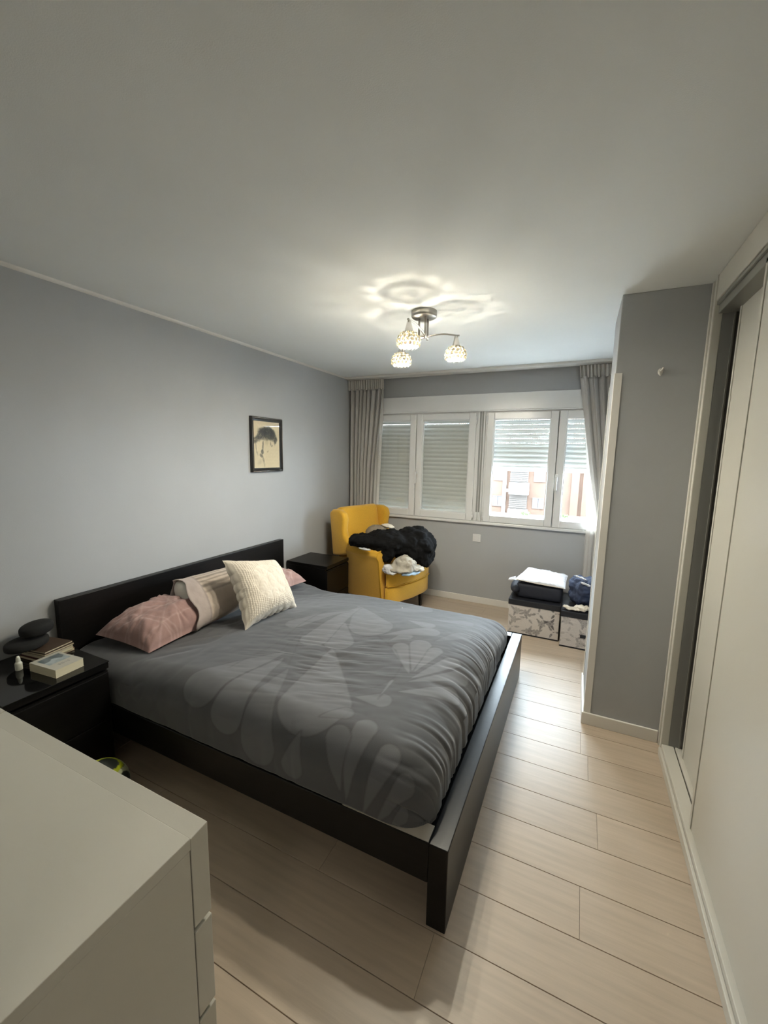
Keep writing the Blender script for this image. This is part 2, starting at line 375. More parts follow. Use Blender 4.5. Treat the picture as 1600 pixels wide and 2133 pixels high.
obj('side_panel', join(box(W+.03, 2.388, 0, W+.075, 2.48, 2.3), box(W+.075, 2.396, 0, W+.11, 2.48, 2.3)), 'dgrey', wr)
obj('side_rib', box(W+.071, 2.381, .06, W+.077, 2.388, 2.17), 'track', wr)
obj('carcass', join(box(W+.11, 2.44, 0, 3.465, 2.49, 2.32), box(3.44, YA, 0, 3.465, 2.44, 2.32), box(W+.13, YA, .0, 3.44, 2.44, .04), box(W+.12, YA, 2.22, 3.44, 2.44, 2.32)), 'inner', wr)
def slide(name, x, y0, y1, lb):
    d = obj('sliding_door', box(x, y0, .064, x+.026, y1, 2.19), 'lacq', wr, bevel=.004, label=lb)
    obj('door_edge', join(box(x-.004, y1-.018, .066, x+.0, y1-.001, 2.188)), 'lacq', d, bevel=.0015)
    return d
slide('front', W+.018, .55, 1.86, None)
slide('rear', W+.075, 1.2, 2.315, None)
slide('rear', W+.075, -.5, .8, None)

# ================================================================ BED
Y0, Y1 = 1.104, 2.864
bd = empty('bed', (1.05, 1.98, 0), 'black-brown wooden bed frame with a low plank headboard against the left wall', 'bed')
obj('headboard', box(.003, Y0, .12, .046, Y1, .757), 'bb', bd, bevel=.003)
obj('footboard', box(2.04, Y0, 0, 2.105, Y1, .303), 'bb', bd, bevel=.003)
for a, b in ((Y0, Y0+.066), (Y1-.066, Y1)): obj('side_rail', box(.046, a, .158, 2.04, b, .3025), 'bb', bd, bevel=.003)
for a in (Y0, Y1-.066): obj('leg', box(.046, a, 0, .11, a+.066, .158), 'bb', bd, bevel=.002)
obj('bed_base', box(.046, Y0+.066, .16, 2.04, Y1-.066, .19), 'matt', bd)
obj('rail_sheen_strip', box(1.72, Y0+.004, .3028, 2.038, Y0+.068, .3052), 'rail_sheen', bd, label='pale strip painted as sheen on the near bed rail under the duvet hem')  # thin pale slab on the rail top, its sheen put in as colour
obj('mattress', box(.06, Y0+.075, .19, 2.0, Y1-.075, .385), 'matt', bevel=.03, label='dark covered mattress lying in the bed frame under the duvet', cat='mattress')
# duvet with a pale petal print
PET = [(1.749,1.644,1.612,1.863,.047,1),(1.751,1.675,1.699,1.927,.059,1),(1.762,1.665,1.789,1.905,.039,1),(1.771,1.606,1.892,1.841,.047,1),(1.769,1.577,1.960,1.753,.044,1),(1.760,1.488,1.958,1.602,.052,1),(1.526,1.906,1.592,1.986,.040,.8),(1.472,1.961,1.683,2.111,.064,.9),(1.503,2.239,1.627,2.216,.058,.9),(1.099,2.345,1.351,2.034,.132,.8),(1.127,2.067,1.288,1.781,.085,.9),(1.30,1.70,1.50,1.26,.150,.9),(1.126,2.359,1.161,1.735,.076,.9),(1.131,2.208,.948,1.857,.061,.8),(1.047,1.782,1.277,1.130,.079,.0),(1.62,1.369,1.721,1.40,.050,.8),(1.56,1.20,1.641,1.257,.036,.8),(1.710,1.40,1.70,1.56,.010,1.2),(1.733,.95,1.75,1.22,.046,.9),(1.80,.93,1.871,1.16,.042,.9),(1.85,.92,1.958,1.10,.042,.8),(1.90,.90,1.99,1.0,.035,.6),(1.71,.98,1.67,1.15,.05,.8),(1.124,1.55,.98,1.17,.098,.8),(1.15,1.50,1.16,1.10,.085,.9),(1.24,1.42,1.334,1.03,.085,.7),(1.52,1.13,1.50,1.00,.05,.7),(1.75,2.0,1.86,2.18,.05,.5),(1.60,2.35,1.80,2.45,.06,.6),(1.3,2.4,1.45,2.6,.09,.6),(.95,2.3,.8,2.05,.08,.3)]
def duvet():
    r, top = .135, .535; x0, x1, ya, yb = .06, 2.034, 1.108, 2.79
    cx1, cya, cyb = x1-r, ya+r, yb-r
    L = r*PI/2+.095
    nx, ny = 400, 410
    U, V = np.meshgrid(np.linspace(x0, cx1+L, nx), np.linspace(cya-L, cyb+L, ny), indexing='ij')
    qx = np.minimum(U, cx1); qy = np.clip(V, cya, cyb); dx, dy = U-qx, V-qy; ds = np.hypot(dx, dy)+1e-9
    dd = np.minimum(ds, L); nxv, nyv = dx/ds, dy/ds
    th = np.minimum(dd/r, PI/2); drop = r*(1-np.cos(th))+np.maximum(dd-r*PI/2, 0)
    out = r*np.sin(th)
    zt = .487+.052*sst(.25, 1.05, U)-.012*sst(1.75, 2.0, U)-.095*sst(1.95, 2.78, V)*sst(.2, .7, U)-.010*sst(2.2, 2.8, V)+.018*fbm(U*1.9, V*1.7, 5, 2)
    X = qx+nxv*out; Y = qy+nyv*out; Z = zt-drop*(zt-.305)/(top-.305)
    # folds: pressed creases in the middle, gathers over the foot and the sides
    mid = np.exp(-((U-1.38)/.36)**2-((V-1.62)/.33)**2)
    cre = (np.abs(vn(U*5+V*3, V*24-U*6, 3))-.2)*.018+(np.abs(vn(U*9, V*40-U*14, 9))-.2)*.008
    d1 = mid*cre-.012*mid*sst(.0, .5, fbm(U*3, V*3, 21, 2)+.3)
    ft = sst(1.80, 2.02, U); ph = V*19+2.2*vn(U*2, V*3, 8)+U*3*np.sign(V-1.95)
    gat = (np.abs(vn(ph, U*2.2, 31))-.22)*.026+(np.abs(vn(ph*2.1, U*3, 35))-.2)*.016
    sd = np.maximum(sst(.0, .14, dd)*.5, 0); hd = np.exp(-((U-.55)/.25)**2)
    d2 = ft*gat+sd*(1-ft)*(np.abs(vn(U*13+V, V*3, 41))-.2)*.02
    d3 = hd*(np.abs(vn(U*11+V*4, V*9-U*9, 51))-.2)*.012
    d = d1+d2+d3+.0025*fbm(U*16, V*16, 61, 2)
    k = np.clip(1-drop/.3, 0.15, 1)
    nxn, nyn, nz = nxv*np.sin(th), nyv*np.sin(th), np.cos(th)
    d = np.where(th > 1.2, np.minimum(d, 0)*1.0, d)
    X = X+nxn*d; Y = Y+nyn*d; Z = Z+nz*d*k
    X = np.minimum(X, 2.037); Y = np.clip(Y, ya-.006, yb+.004)
    P = np.stack([X, Y, np.maximum(Z, .306)], -1)
    # print
    base = np.array([.066, .069, .077]); hi = np.array([.122, .126, .138]); line = np.array([.042, .043, .046])
    C = np.ones(U.shape+(3,))*base
    for bx, by, hx, hy, rad, st in PET:
        ax, ay = hx-bx, hy-by; LL = math.hypot(ax, ay); t = np.clip(((U-bx)*ax+(V-by)*ay)/LL**2, 0, 1)
        rr = rad*(.04+.96*t**.85); dist = np.hypot(U-bx-ax*t, V-by-ay*t)-rr
        a = (1-sst(-.003, .003, dist))[..., None]*st
        C = C*(1-a)+(base+(hi-base)*(.9+.1*st))*a if st <= 1 else C*(1-np.clip(a, 0, 1))+hi*1.1*np.clip(a, 0, 1)
        e = np.exp(-(dist/.0035)**2)[..., None]*.55; C = C*(1-e)+line*e
    for pts in (((1.45, 1.93), (1.60, 1.83), (1.69, 1.70), (1.70, 1.58), (1.66, 1.48), (1.55, 1.36)), ((1.15, 2.36), (1.0, 2.1), (.98, 1.85), (1.02, 1.6), (1.0, 1.3))):
        for (a, b), (c, e_) in zip(pts[:-1], pts[1:]):
            ax, ay = c-a, e_-b; t = np.clip(((U-a)*ax+(V-b)*ay)/(ax*ax+ay*ay), 0, 1); dist = np.hypot(U-a-ax*t, V-b-ay*t)
            e = np.exp(-(dist/.005)**2)[..., None]*.5; C = C*(1-e)+line*e
    return grid(P), C.reshape(-1, 3)
g, c = duvet()
dv = obj('duvet', g, 'duvet', smooth=True, cols=c, label='dark grey duvet with pale petal print spread over the bed', cat='duvet')
so = dv.modifiers.new('thickness', 'SOLIDIFY'); so.thickness = .012; so.offset = -1

# ---------------------------------------------------------------- pillows
def quadpil(cn, t1, t2, n=56, k=.07, seed=1, wr=.006, earp=2.2):
    c00, c10, c11, c01 = [np.array(p) for p in cn]
    u = np.linspace(-1, 1, n); Ug, Vg = np.meshgrid(u, u, indexing='ij')
    u2 = Ug*(1-k*(1-Vg**2)*Ug**2); v2 = Vg*(1-k*(1-Ug**2)*Vg**2)
    a, b = (u2+1)/2, (v2+1)/2
    Bs = (c00*((1-a)*(1-b))[..., None]+c10*(a*(1-b))[..., None]+c11*(a*b)[..., None]+c01*((1-a)*b)[..., None])
    nrm = np.cross(c10-c00, c01-c00); nrm = nrm/np.linalg.norm(nrm)
    th = np.maximum((1-np.abs(Ug)**earp)*(1-np.abs(Vg)**earp), 0)**.5
    sh = fbm(Ug*2.5, Vg*2.5, seed, 3)*wr*3*th
    edge = np.maximum(np.abs(Ug), np.abs(Vg))
    ang = np.arctan2(Vg, Ug)
    wk = (np.abs(vn(ang*7, edge*3, seed+5))-.2)*wr*4*sst(.45, .8, edge)*(1-sst(.93, 1, edge))
    top = Bs+nrm*(th*t1+sh+wk)[..., None]; bot = Bs-nrm*(th*t2)[..., None]
    A = np.concatenate([top.reshape(-1, 3), bot.reshape(-1, 3)]); N = n*n; f = []
    for i in range(n-1):
        for j in range(n-1):
            q = (i*n+j, (i+1)*n+j, (i+1)*n+j+1, i*n+j+1); f.append(q); f.append(tuple(x+N for x in q[::-1]))
    bi = [i*n for i in range(n)]+[(n-1)*n+j for j in range(1, n)]+[i*n+n-1 for i in range(n-2, -1, -1)]+[j for j in range(n-2, 0, -1)]
    for p, q in zip(bi, bi[1:]+bi[:1]): f.append((p, p+N, q+N, q))
    return (A, f), Ug, Vg, nrm
def pinkcols(Ug, Vg, seed):
    rng = random.Random(seed); C = np.ones(Ug.shape+(3,))*np.array([.36, .225, .21])
    for _ in range(16):
        a = rng.uniform(0, PI); o = rng.uniform(-1, 1); d = np.abs(Ug*math.cos(a)+Vg*math.sin(a)*1.3-o)
        e = np.exp(-(d/.022)**2)[..., None]*.4; C = C*(1-e)+np.array([.56, .41, .38])*e
    C = C.reshape(-1, 3); return np.concatenate([C, C])
def pink(cn, lb, seed, t1, t2):
    g, Ug, Vg, n = quadpil(cn, t1, t2, seed=seed, wr=.008, k=.05, n=90, earp=3.2); p = obj('pillow', g, 'pink', smooth=True, cols=pinkcols(Ug, Vg, seed), label=lb, cat='pillow', group='pink bed pillows'); return p
pink([(.10, 1.235, .535), (.475, 1.275, .500), (.475, 1.74, .515), (.085, 1.74, .540)], 'dusty pink pillow with pale line pattern at the near end of the headboard', 3, .14, .012)
pink([(.09, 2.16, .525), (.42, 2.14, .505), (.475, 2.61, .508), (.10, 2.66, .52)], 'dusty pink pillow mostly hidden behind the ivory cushion, at the far end of the headboard', 8, .105, .010)
# striped pillowcase, open at the near end
def striped():
    nt, na = 60, 96; Pn, Cn = [], []
    tn, bn = np.array([.215, 1.63, .730]), np.array([.475, 1.56, .520]); tf, bf = np.array([.20, 2.15, .70]), np.array([.46, 2.12, .53])
    for i in range(nt):
        t = i/(nt-1); T = tn*(1-t)+tf*t; B = bn*(1-t)+bf*t; c = (T+B)/2; a = (T-B)/2; n = np.cross(a, tf-tn); n = -n/np.linalg.norm(n)
        if n[2] < 0: n = -n
        th = .085*(1-.10*(1-sst(0, .22, t)))*(1-sst(.72, 1, t)**2*.92); sc = 1+.05*(1-sst(0, .10, t))
        row = []; cr = []
        for k in range(na):
            ph = 2*PI*k/na; ca, sa = math.cos(ph), math.sin(ph)
            w = .010*float(vn(t*9+3, ph*3, 4))+.008*float(np.abs(vn(ph*5, t*16, 14)))*(1-t)
            p = c+a*sc*np.sign(ca)*abs(ca)**.9*(1.0)+n*sa*(th+w)+np.array([0, -.012*math.sin(ph*5)*(1-sst(0, .06, t)), 0])
            row.append(p)
            plain = t < .17
            s = .5+.5*math.sin(ph*28)
            base = np.array([.44, .375, .35]) if plain else np.array([.50, .42, .35])
            if not plain and sa > 0 and ca > -.25: base = base*(1-.50*sst(.45, .75, s)*sst(-.25, .05, ca))
            if abs(t-.17) < .012 or abs(t-.06) < .006: base = base*.75
            cr.append(base)
        Pn.append(row); Cn.append(cr)
    return grid(np.array(Pn), wrapv=True), np.array(Cn).reshape(-1, 3), (tn, bn, tf, bf)
g, c, (tn, bn, tf, bf) = striped()
sp = obj('pillow', g, 'stripe', smooth=True, cols=c, label='taupe striped pillow leaning on the headboard, open end showing white filling', cat='pillow')
so = sp.modifiers.new('thickness', 'SOLIDIFY'); so.thickness = .004; so.offset = -1
cc = (tn+bn)/2; ax = (tn-bn); an = math.atan2(ax[0], ax[2])
obj('inner_pillow', ell(tuple((cc*.90+(tf+bf)/2*.10)), (.078, .052, .163), 28, 18, rot=(0, an, 0)), 'inpil', sp, True, label='white filling in the open end')
# ivory quilted cushion
cn = [(.735, 1.675, .522), (.765, 2.10, .522), (.475, 2.235, .765), (.465, 1.785, .862)]
g, Ug, Vg, nrm = quadpil(cn, .115, .055, n=150, k=.10, seed=12, wr=.003, earp=2.6)
A = g[0]; n2 = 150*150; rad = np.hypot(Ug, Vg)
gu = Ug*16; row_ = np.floor(gu); gv = Vg*16+.5*(row_ % 2); scale_ = np.clip(1-((gu-row_-.5)**2+(gv-np.floor(gv)-.5)**2)*3.2, 0, 1)**.6
flo = np.zeros_like(Ug)
for q, (px_, py_, ln, an_, wd_) in enumerate([(-.35, -.1, .5, .9, .13), (.35, -.1, .5, 2.2, .13), (0, .0, .55, 1.57, .12), (-.2, .35, .4, 2.6, .11), (.2, .35, .4, .5, .11), (0, -.45, .4, 1.57, .12), (-.45, .25, .3, 1.2, .1), (.45, .25, .3, 1.9, .1), (-.3, -.42, .35, .3, .1), (.3, -.42, .35, 2.8, .1)]):
    x_ = (Ug-px_)*math.cos(an_)+(Vg-py_)*math.sin(an_); y_ = -(Ug-px_)*math.sin(an_)+(Vg-py_)*math.cos(an_)
    flo = np.maximum(flo, np.clip(1-(x_/(ln*.5))**2-(y_/wd_)**2, 0, 1)**.5*(.6+.4*np.abs(np.cos(x_*26+np.abs(y_)*18))))
qd = np.where(rad > .60, scale_, np.maximum(flo, scale_*.2))*.0045*(1-sst(.86, .95, np.maximum(np.abs(Ug), np.abs(Vg))))
sgn = 1 if nrm[2] > 0 else -1
if sgn < 0: print('cushion normal down')
A[:n2] += nrm*qd.reshape(-1, 1)
sc_e = (np.abs(np.sin(np.arctan2(Vg, Ug)*13))*.008*sst(.93, 1.0, np.maximum(np.abs(Ug), np.abs(Vg)))).reshape(-1, 1)
ctr = A[:n2].mean(0); dirv = A[:n2]-ctr; dirv /= np.linalg.norm(dirv, axis=1)[:, None]+1e-9
A[:n2] += dirv*sc_e; A[n2:] += dirv*sc_e
cs = np.ones((2*n2, 3))*np.array([.66, .60, .505])
cu = obj('cushion', (A, g[1]), 'cush', smooth=True, cols=cs, label='square ivory quilted cushion with scalloped edge propped on the pillows', cat='cushion')

# ================================================================ NIGHTSTANDS
def nightstand(y0, y1, lb, glass):
    t = empty('nightstand', (.24, (y0+y1)/2, 0), lb, 'nightstand')
    h = .54 if not glass else .536
    obj('body', join(box(.014, y0, .0, .434, y0+.02, h-.03), box(.014, y1-.02, 0, .434, y1, h-.03), box(.014, y0+.02, .03, .03, y1-.02, h-.03), box(.014, y0+.02, .03, .434, y1-.02, .05)), 'bb', t, bevel=.001)
    obj('top_panel', box(.014, y0, h-.03, .452, y1, h), 'bb', t, bevel=.002)
    for a, b in ((.045, .255), (.262, h-.05)):
        d = obj('drawer', box(.434, y0+.003, a, .452, y1-.003, b), 'bb', t, bevel=.002)
        obj('drawer_lip', box(.425, y0+.003, b, .446, y1-.003, b+.008), 'bb', d)
    if glass: obj('glass_top', box(.012, y0-.002, h, .456, y1+.002, h+.004), 'bbg', t, bevel=.001, label='glossy black glass top')
    return t
nightstand(.695, 1.09, 'black nightstand with glossy glass top at the near side of the bed', True)
nightstand(2.942, 3.316, 'black nightstand between the bed and the yellow armchair', False)

# ---------------------------------------------------------------- things on the near nightstand
Z0 = .5405
def book(x, y, z, lx, ly, h, rot, cov, lb, pagefront=True, covergeo=None, group='books on the near nightstand'):
    ca, sa = math.cos(rot), math.sin(rot)
    tr = lambda g: ([(x+a*ca-b*sa, y+a*sa+b*ca, z+c) for a, b, c in g[0]], g[1])
    e = empty('book', (x, y, z), lb, 'book', group); ct = .0016
    obj('cover', tr(join(box(-lx/2, -ly/2, 0, lx/2, ly/2, ct), box(-lx/2, -ly/2, ct, -lx/2+.003, ly/2, h-ct))), cov, e)
    obj('pages', tr(box(-lx/2+.003, -ly/2+.001, ct, lx/2-.001, ly/2-.001, h-ct)), 'page', e)
    if covergeo is None: obj('cover', tr(box(-lx/2, -ly/2, h-ct, lx/2, ly/2, h)), cov, e)
    else:
        n = 80; P = np.array([[(-lx/2+lx*i/(n-1), -ly/2+ly*j/(n-1), h-ct) for j in range(n)] for i in range(n)])
        v, f = grid(P); v, f = tr((v, f)); C = covergeo(n); o = obj('cover', (v, f), 'cover', e, cols=C.reshape(-1, 3))
        m = o.modifiers.new('t', 'SOLIDIFY'); m.thickness = ct; m.offset = 1
    return e
def photo_cover(n):
    U, V = np.meshgrid(np.linspace(0, 1, n), np.linspace(0, 1, n), indexing='ij'); C = np.ones((n, n, 3))*np.array([.52, .50, .43])
    q = fbm(U*5, V*5, 2, 3)
    a = ((U > .12) & (U < .62) & (V > .14) & (V < .9))[..., None]; img = np.stack([.16+.12*q, .19+.12*q, .20+.12*q], -1)
    hill = (U > .38+.16*fbm(V*4, V*0, 5, 2))[..., None]; img = np.where(hill, img*1.9+.06, img); C = np.where(a, img, C)
    for r0 in (.74, .79): # small lines of the title
        w = (np.abs(U-r0) < .012) & (V > .32) & (V < .70) & (vn(V*50, V*0, 7) > -.15); C[w] = (.16, .16, .16)
    return C
book(.322, .945, Z0, .172, .118, .038, .10, 'page', 'thick paperback with a grey photo on the cover, lying in front of the book pile', covergeo=photo_cover)
zz = Z0
for lx, ly, h, dx, rot, cv, lb in ((.16, .145, .013, .0, .12, 'covr', 'dark red book at the bottom of the pile behind the thick paperback'),
                          (.165, .125, .011, .006, .13, 'covw', 'ivory paperback second from the bottom of the book pile'),
                          (.15, .135, .006, .004, .11, 'covw', 'slim ivory paperback third from the bottom of the book pile'),
                          (.165, .135, .009, .002, .16, 'covb', 'brown covered book with cream pages second from the top of the pile'),
                          (.155, .13, .008, .0, .19, 'covb', 'thin brown covered book on top of the book pile')):
    book(.128+dx, 1.0, zz, lx, ly, h, rot, cv, lb); zz += h+.0004
b1 = obj('soft_case', puff((.102, .935, zz+.0265), (.068, .088, .026), (0, 0, .15)), 'felt', smooth=True, label='black rounded soft case lying on the book pile, under the other', cat='case', group='black soft cases')
b2 = obj('soft_case', puff((.110, .975, zz+.0265*2+.034), (.056, .070, .032), (.05, 0, .2), .6), 'felt', smooth=True, label='upper black rounded soft case, topmost on the nightstand', cat='case', group='black soft cases')
bt = obj('dropper_bottle', lathe([(0, 0), (.0125, 0), (.0135, .002), (.0135, .030), (.011, .036), (.0075, .038), (.0075, .041)], (.187, .862, Z0), 20), 'plastw', smooth=True, label='small white dropper bottle standing on the black nightstand', cat='bottle')
obj('cap', lathe([(.0085, .040), (.009, .042), (.0075, .056), (.0045, .064), (0, .065)], (.187, .862, Z0), 20), 'plastw', bt, True)

# ================================================================ DRESSER
ds = empty('dresser', (.955, .28, 0), 'white chest of drawers in the near left corner, seen from above', 'dresser')
obj('top_panel', box(.155, .04, .752, 1.755, .4788, .7785), 'dress', ds, bevel=.0015)
for a in (.155, 1.733): obj('side_panel', box(a, .04, 0, a+.022, .4765, .752), 'dress', ds, bevel=.0015)
obj('back_panel', box(.177, .04, 0, 1.733, .052, .752), 'dress', ds)
obj('inner_frame', join(box(.18, .44, .10, 1.73, .47, .73)), 'dgap', ds)
for (a, b) in ((.155, .953), (.957, 1.755)):
    for z0, z1 in ((.572, .78), (.352, .562), (.125, .342)):
        obj('drawer', prism([(.479, z0), (.520, z0), (.520, z1), (.479, z1-.004), ], lambda p, q, t: (t, p, q), a, b), 'dress', ds, bevel=.0015)
obj('plinth', box(.18, .42, 0, 1.73, .455, .10), 'dress', ds)

# ---------------------------------------------------------------- football on the floor
def football():
    n1, n2_ = 64, 96; c = (.655, .905, .1085); R = .108
    ph = (1+5**.5)/2; ico = []
    for s1 in (-1, 1):
        for s2 in (-ph, ph): ico += [(0, s1, s2), (s1, s2, 0), (s2, 0, s1)]
    ico = np.array(ico)/np.linalg.norm(ico[0])
    rot = np.array(Euler((.5, .3, .8)).to_matrix()); ico = ico@rot.T
    P = np.zeros((n1, n2_, 3))
    for i in range(n1):
        t = PI*i/(n1-1)
        for j in range(n2_): P[i, j] = (math.sin(t)*math.cos(2*PI*j/n2_), math.sin(t)*math.sin(2*PI*j/n2_), math.cos(t))
    dt = np.sort(P.reshape(-1, 3)@ico.T, axis=1)[:, ::-1]; am = np.argmax(P.reshape(-1, 3)@ico.T, axis=1)
    pent = dt[:, 0] > .925; seam = np.where(pent, np.abs(dt[:, 0]-.925) < .006, (dt[:, 0]-dt[:, 1]) < .012) | (np.abs(dt[:, 0]-.925) < .005)
    C = np.where(pent[:, None], np.array([.03, .035, .03]), np.array([.62, .66, .44]))
    yl = (~pent) & ((am % 3) == 0); C[yl] = (.50, .58, .02); C[seam] = (.05, .05, .04)
    r = np.where(seam, R-.0012, R)
    return grid(P*r.reshape(n1, n2_, 1)+np.array(c), wrapv=True), C
g, c = football()
obj('football', g, 'ball', smooth=True, cols=c, label='white and lime football on the floor behind the dresser', cat='ball')

# ================================================================ PICTURE
pc = empty('picture', (.012, 2.713, 1.355), 'small black framed charcoal sketch of a bowed head above the bed', 'picture')
py0, py1, pz0, pz1 = 2.527, 2.903, 1.357, 1.802
prof = [(0, 0), (.020, 0), (.026, .006), (.024, .014), (.018, .020), (.014, .034), (.0, .034)]
def frame_geo():
    P = []
    for d, e in [(b, a) for a, b in prof]:
        P.append([(e, py0+d, pz0+d), (e, py1-d, pz0+d), (e, py1-d, pz1-d), (e, py0+d, pz1-d)])
    return grid(np.array(P), wrapv=True)
obj('picture_frame', frame_geo(), 'frame', pc)
obj('frame_bead', join(*[tube(p, .0035, 8) for p in (
    [(.0255, py0+.008, pz0+.008), (.0255, py1-.008, pz0+.008)], [(.0255, py0+.008, pz1-.008), (.0255, py1-.008, pz1-.008)],
    [(.0255, py0+.008, pz0+.008), (.0255, py0+.008, pz1-.008)], [(.0255, py1-.008, pz0+.008), (.0255, py1-.008, pz1-.008)])]), mat('pewter_bead', (.30, .28, .26), .25, metal=1), pc, True)
def sketch():
    nu, nv = 170, 220; a, b, c, d = py0+.030, py1-.030, pz0+.030, pz1-.030
    U, V = np.meshgrid(np.linspace(0, 1, nu), np.linspace(0, 1, nv), indexing='ij')   # U right, V up
    P = np.stack([np.full_like(U, .013), a+(b-a)*U, c+(d-c)*V], -1)
    C = np.ones(U.shape+(3,))*np.array([.74, .62, .43]); C *= (1+.06*fbm(U*30, V*40, 3, 2))[..., None]
    def dab(cx, cy, rx, ry, rot, dark, col=(.035, .038, .042), soft=.35, grain=.5):
        nonlocal C
        x, y = U-cx, V-cy; xr = x*math.cos(rot)+y*math.sin(rot); yr = -x*math.sin(rot)+y*math.cos(rot)
        q = np.hypot(xr/rx, yr/ry)+.35*fbm(U*14, V*18, int(cx*97), 3)
        m = (1-sst(1-soft, 1+soft, q))*dark*(1-grain*np.clip(fbm(U*60, V*60, 9, 2)+.2, 0, 1)); m = np.clip(m, 0, 1)[..., None]
        C = C*(1-m)+np.array(col)*m
    dab(.46, .80, .26, .075, -.05, .97); dab(.64, .80, .18, .07, -.4, .95); dab(.30, .73, .22, .10, .5, .95); dab(.50, .72, .30, .085, -.15, .93)
    dab(.74, .70, .15, .10, -.9, .93); dab(.84, .60, .09, .055, 1.1, .92); dab(.10, .62, .13, .06, .3, .85); dab(.06, .55, .08, .03, 0, .6)
    dab(.45, .64, .20, .05, .0, .7, soft=.5); dab(.62, .66, .10, .06, -.5, .7, soft=.5)
    dab(.34, .47, .03, .11, -.15, .75); dab(.31, .35, .05, .05, -.3, .85); dab(.27, .27, .06, .035, -.5, .8); dab(.35, .20, .03, .07, .4, .5)
    dab(.64, .53, .018, .045, .2, .75); dab(.69, .48, .03, .02, .7, .6); dab(.52, .36, .035, .02, .5, .55, (.25, .17, .10)); dab(.09, .43, .012, .12, .1, .7); dab(.14, .31, .012, .05, .2, .5)
    dab(.48, .56, .05, .06, .2, .35, (.32, .25, .15), .6); dab(.22, .14, .10, .05, .3, .3, (.25, .2, .14), .7); dab(.38, .10, .03, .08, .3, .3)
    return grid(P), C.reshape(-1, 3)
g, c = sketch(); obj('sketch_sheet', g, 'paper', pc, cols=c)
obj('picture_glass', box(.0155, py0+.030, pz0+.030, .0165, py1-.030, pz1-.030), 'glass', pc)

# ================================================================ CEILING LAMP
lc = (1.507, 2.346)
lp = empty('ceiling_lamp', (lc[0], lc[1], H-.24), 'brushed nickel ceiling lamp with three glowing crystal bead shades', 'lamp')
obj('canopy', lathe([(0, 0), (.066, 0), (.071, .004), (.073, .012), (.073, .036), (.0, .036)], (lc[0], lc[1], H-.0365), 40), 'metal', lp, True)
shades = [(1.533, 2.062, 2.098), (1.342, 2.416, 2.088), (1.690, 2.388, 2.088)]
for k, (sx, sy, sz) in enumerate(shades):
    d = Vector((sx-lc[0], sy-lc[1], 0)); d.normalize(); a = math.atan2(d.y, d.x)+PI*.833
    st = Vector((lc[0]+.033*math.cos(a), lc[1]+.033*math.sin(a), 0))
    zb = 2.188
    obj('stem', tube([(st.x, st.y, H-.034), (st.x, st.y, zb-.006)], .006, 10), 'metal', lp, True)
    ztop = sz+.108; e = Vector((sx, sy, ztop)); s = Vector((st.x, st.y, zb)); pts = []
    for t in np.linspace(0, 1, 18):
        p = s.lerp(e, t); p.z = zb+(ztop-zb)*(3*t*t-2*t**3)+.016*math.sin(t*PI)*(1 if t < .6 else 1); pts.append(tuple(p))
    q = e+d*.018; pts.append((q.x, q.y, q.z-.001))
    obj('arm', tube(pts, .0065, 10, flat=.7), 'metal', lp, True)
    sh = obj('shade_cap', lathe([(.006, .108), (.010, .104), (.014, .085), (.022, .056), (.026, .046), (.024, .046), (.0, .09)], (sx, sy, sz), 24), 'chrome', lp, True)
    R = .056; cage = []; beads = []
    for r_i, el in enumerate((.82, .45, .08, -.29)):
        rr, zz_ = R*math.cos(el), R*.92*math.sin(el); n = 15 if abs(el) < .4 else (14 if el < .6 else 10)
        cage.append(tube([(sx+rr*math.cos(x), sy+rr*math.sin(x), sz+zz_) for x in np.linspace(0, 2*PI, 25)], .0011, 5, cap=False))
        for b in range(n):
            x = 2*PI*(b+.5*(r_i % 2))/n; n_ = Vector((math.cos(x)*math.cos(el), math.sin(x)*math.cos(el), math.sin(el))); c_b = Vector((sx+rr*math.cos(x), sy+rr*math.sin(x), sz+zz_))
            beads.append(sphere_small(tuple(c_b), .0088)); t1 = n_.cross(Vector((0, 0, 1))).normalized(); t2_ = n_.cross(t1)
            cage.append(tube([tuple(c_b+(t1*math.cos(w)+t2_*math.sin(w))*.0098) for w in np.linspace(0, 2*PI, 11)], .0018, 4, cap=False))
    for b in range(12):
        x = 2*PI*b/12; cage.append(tube([(sx+R*math.cos(el)*math.cos(x+.1*el), sy+R*math.cos(el)*math.sin(x+.1*el), sz+R*.92*math.sin(el)) for el in np.linspace(-.7, 1.1, 9)], .001, 5, cap=False))
    obj('shade_cage', join(*cage), 'chrome', lp, True)
    obj('crystal_beads', join(*beads), 'crystal', lp, True, kind='stuff')
    bu = obj('bulb', lathe([(0, -.032), (.010, -.030), (.018, -.022), (.0215, -.010), (.0215, .002), (.0, .002)], (sx, sy, sz), 16), 'bulb', lp, True)
    obj('bulb_base', lathe([(.0218, .003), (.018, .016), (.011, .028), (.011, .07), (0, .07)], (sx, sy, sz), 16), 'bulbneck', bu, True)

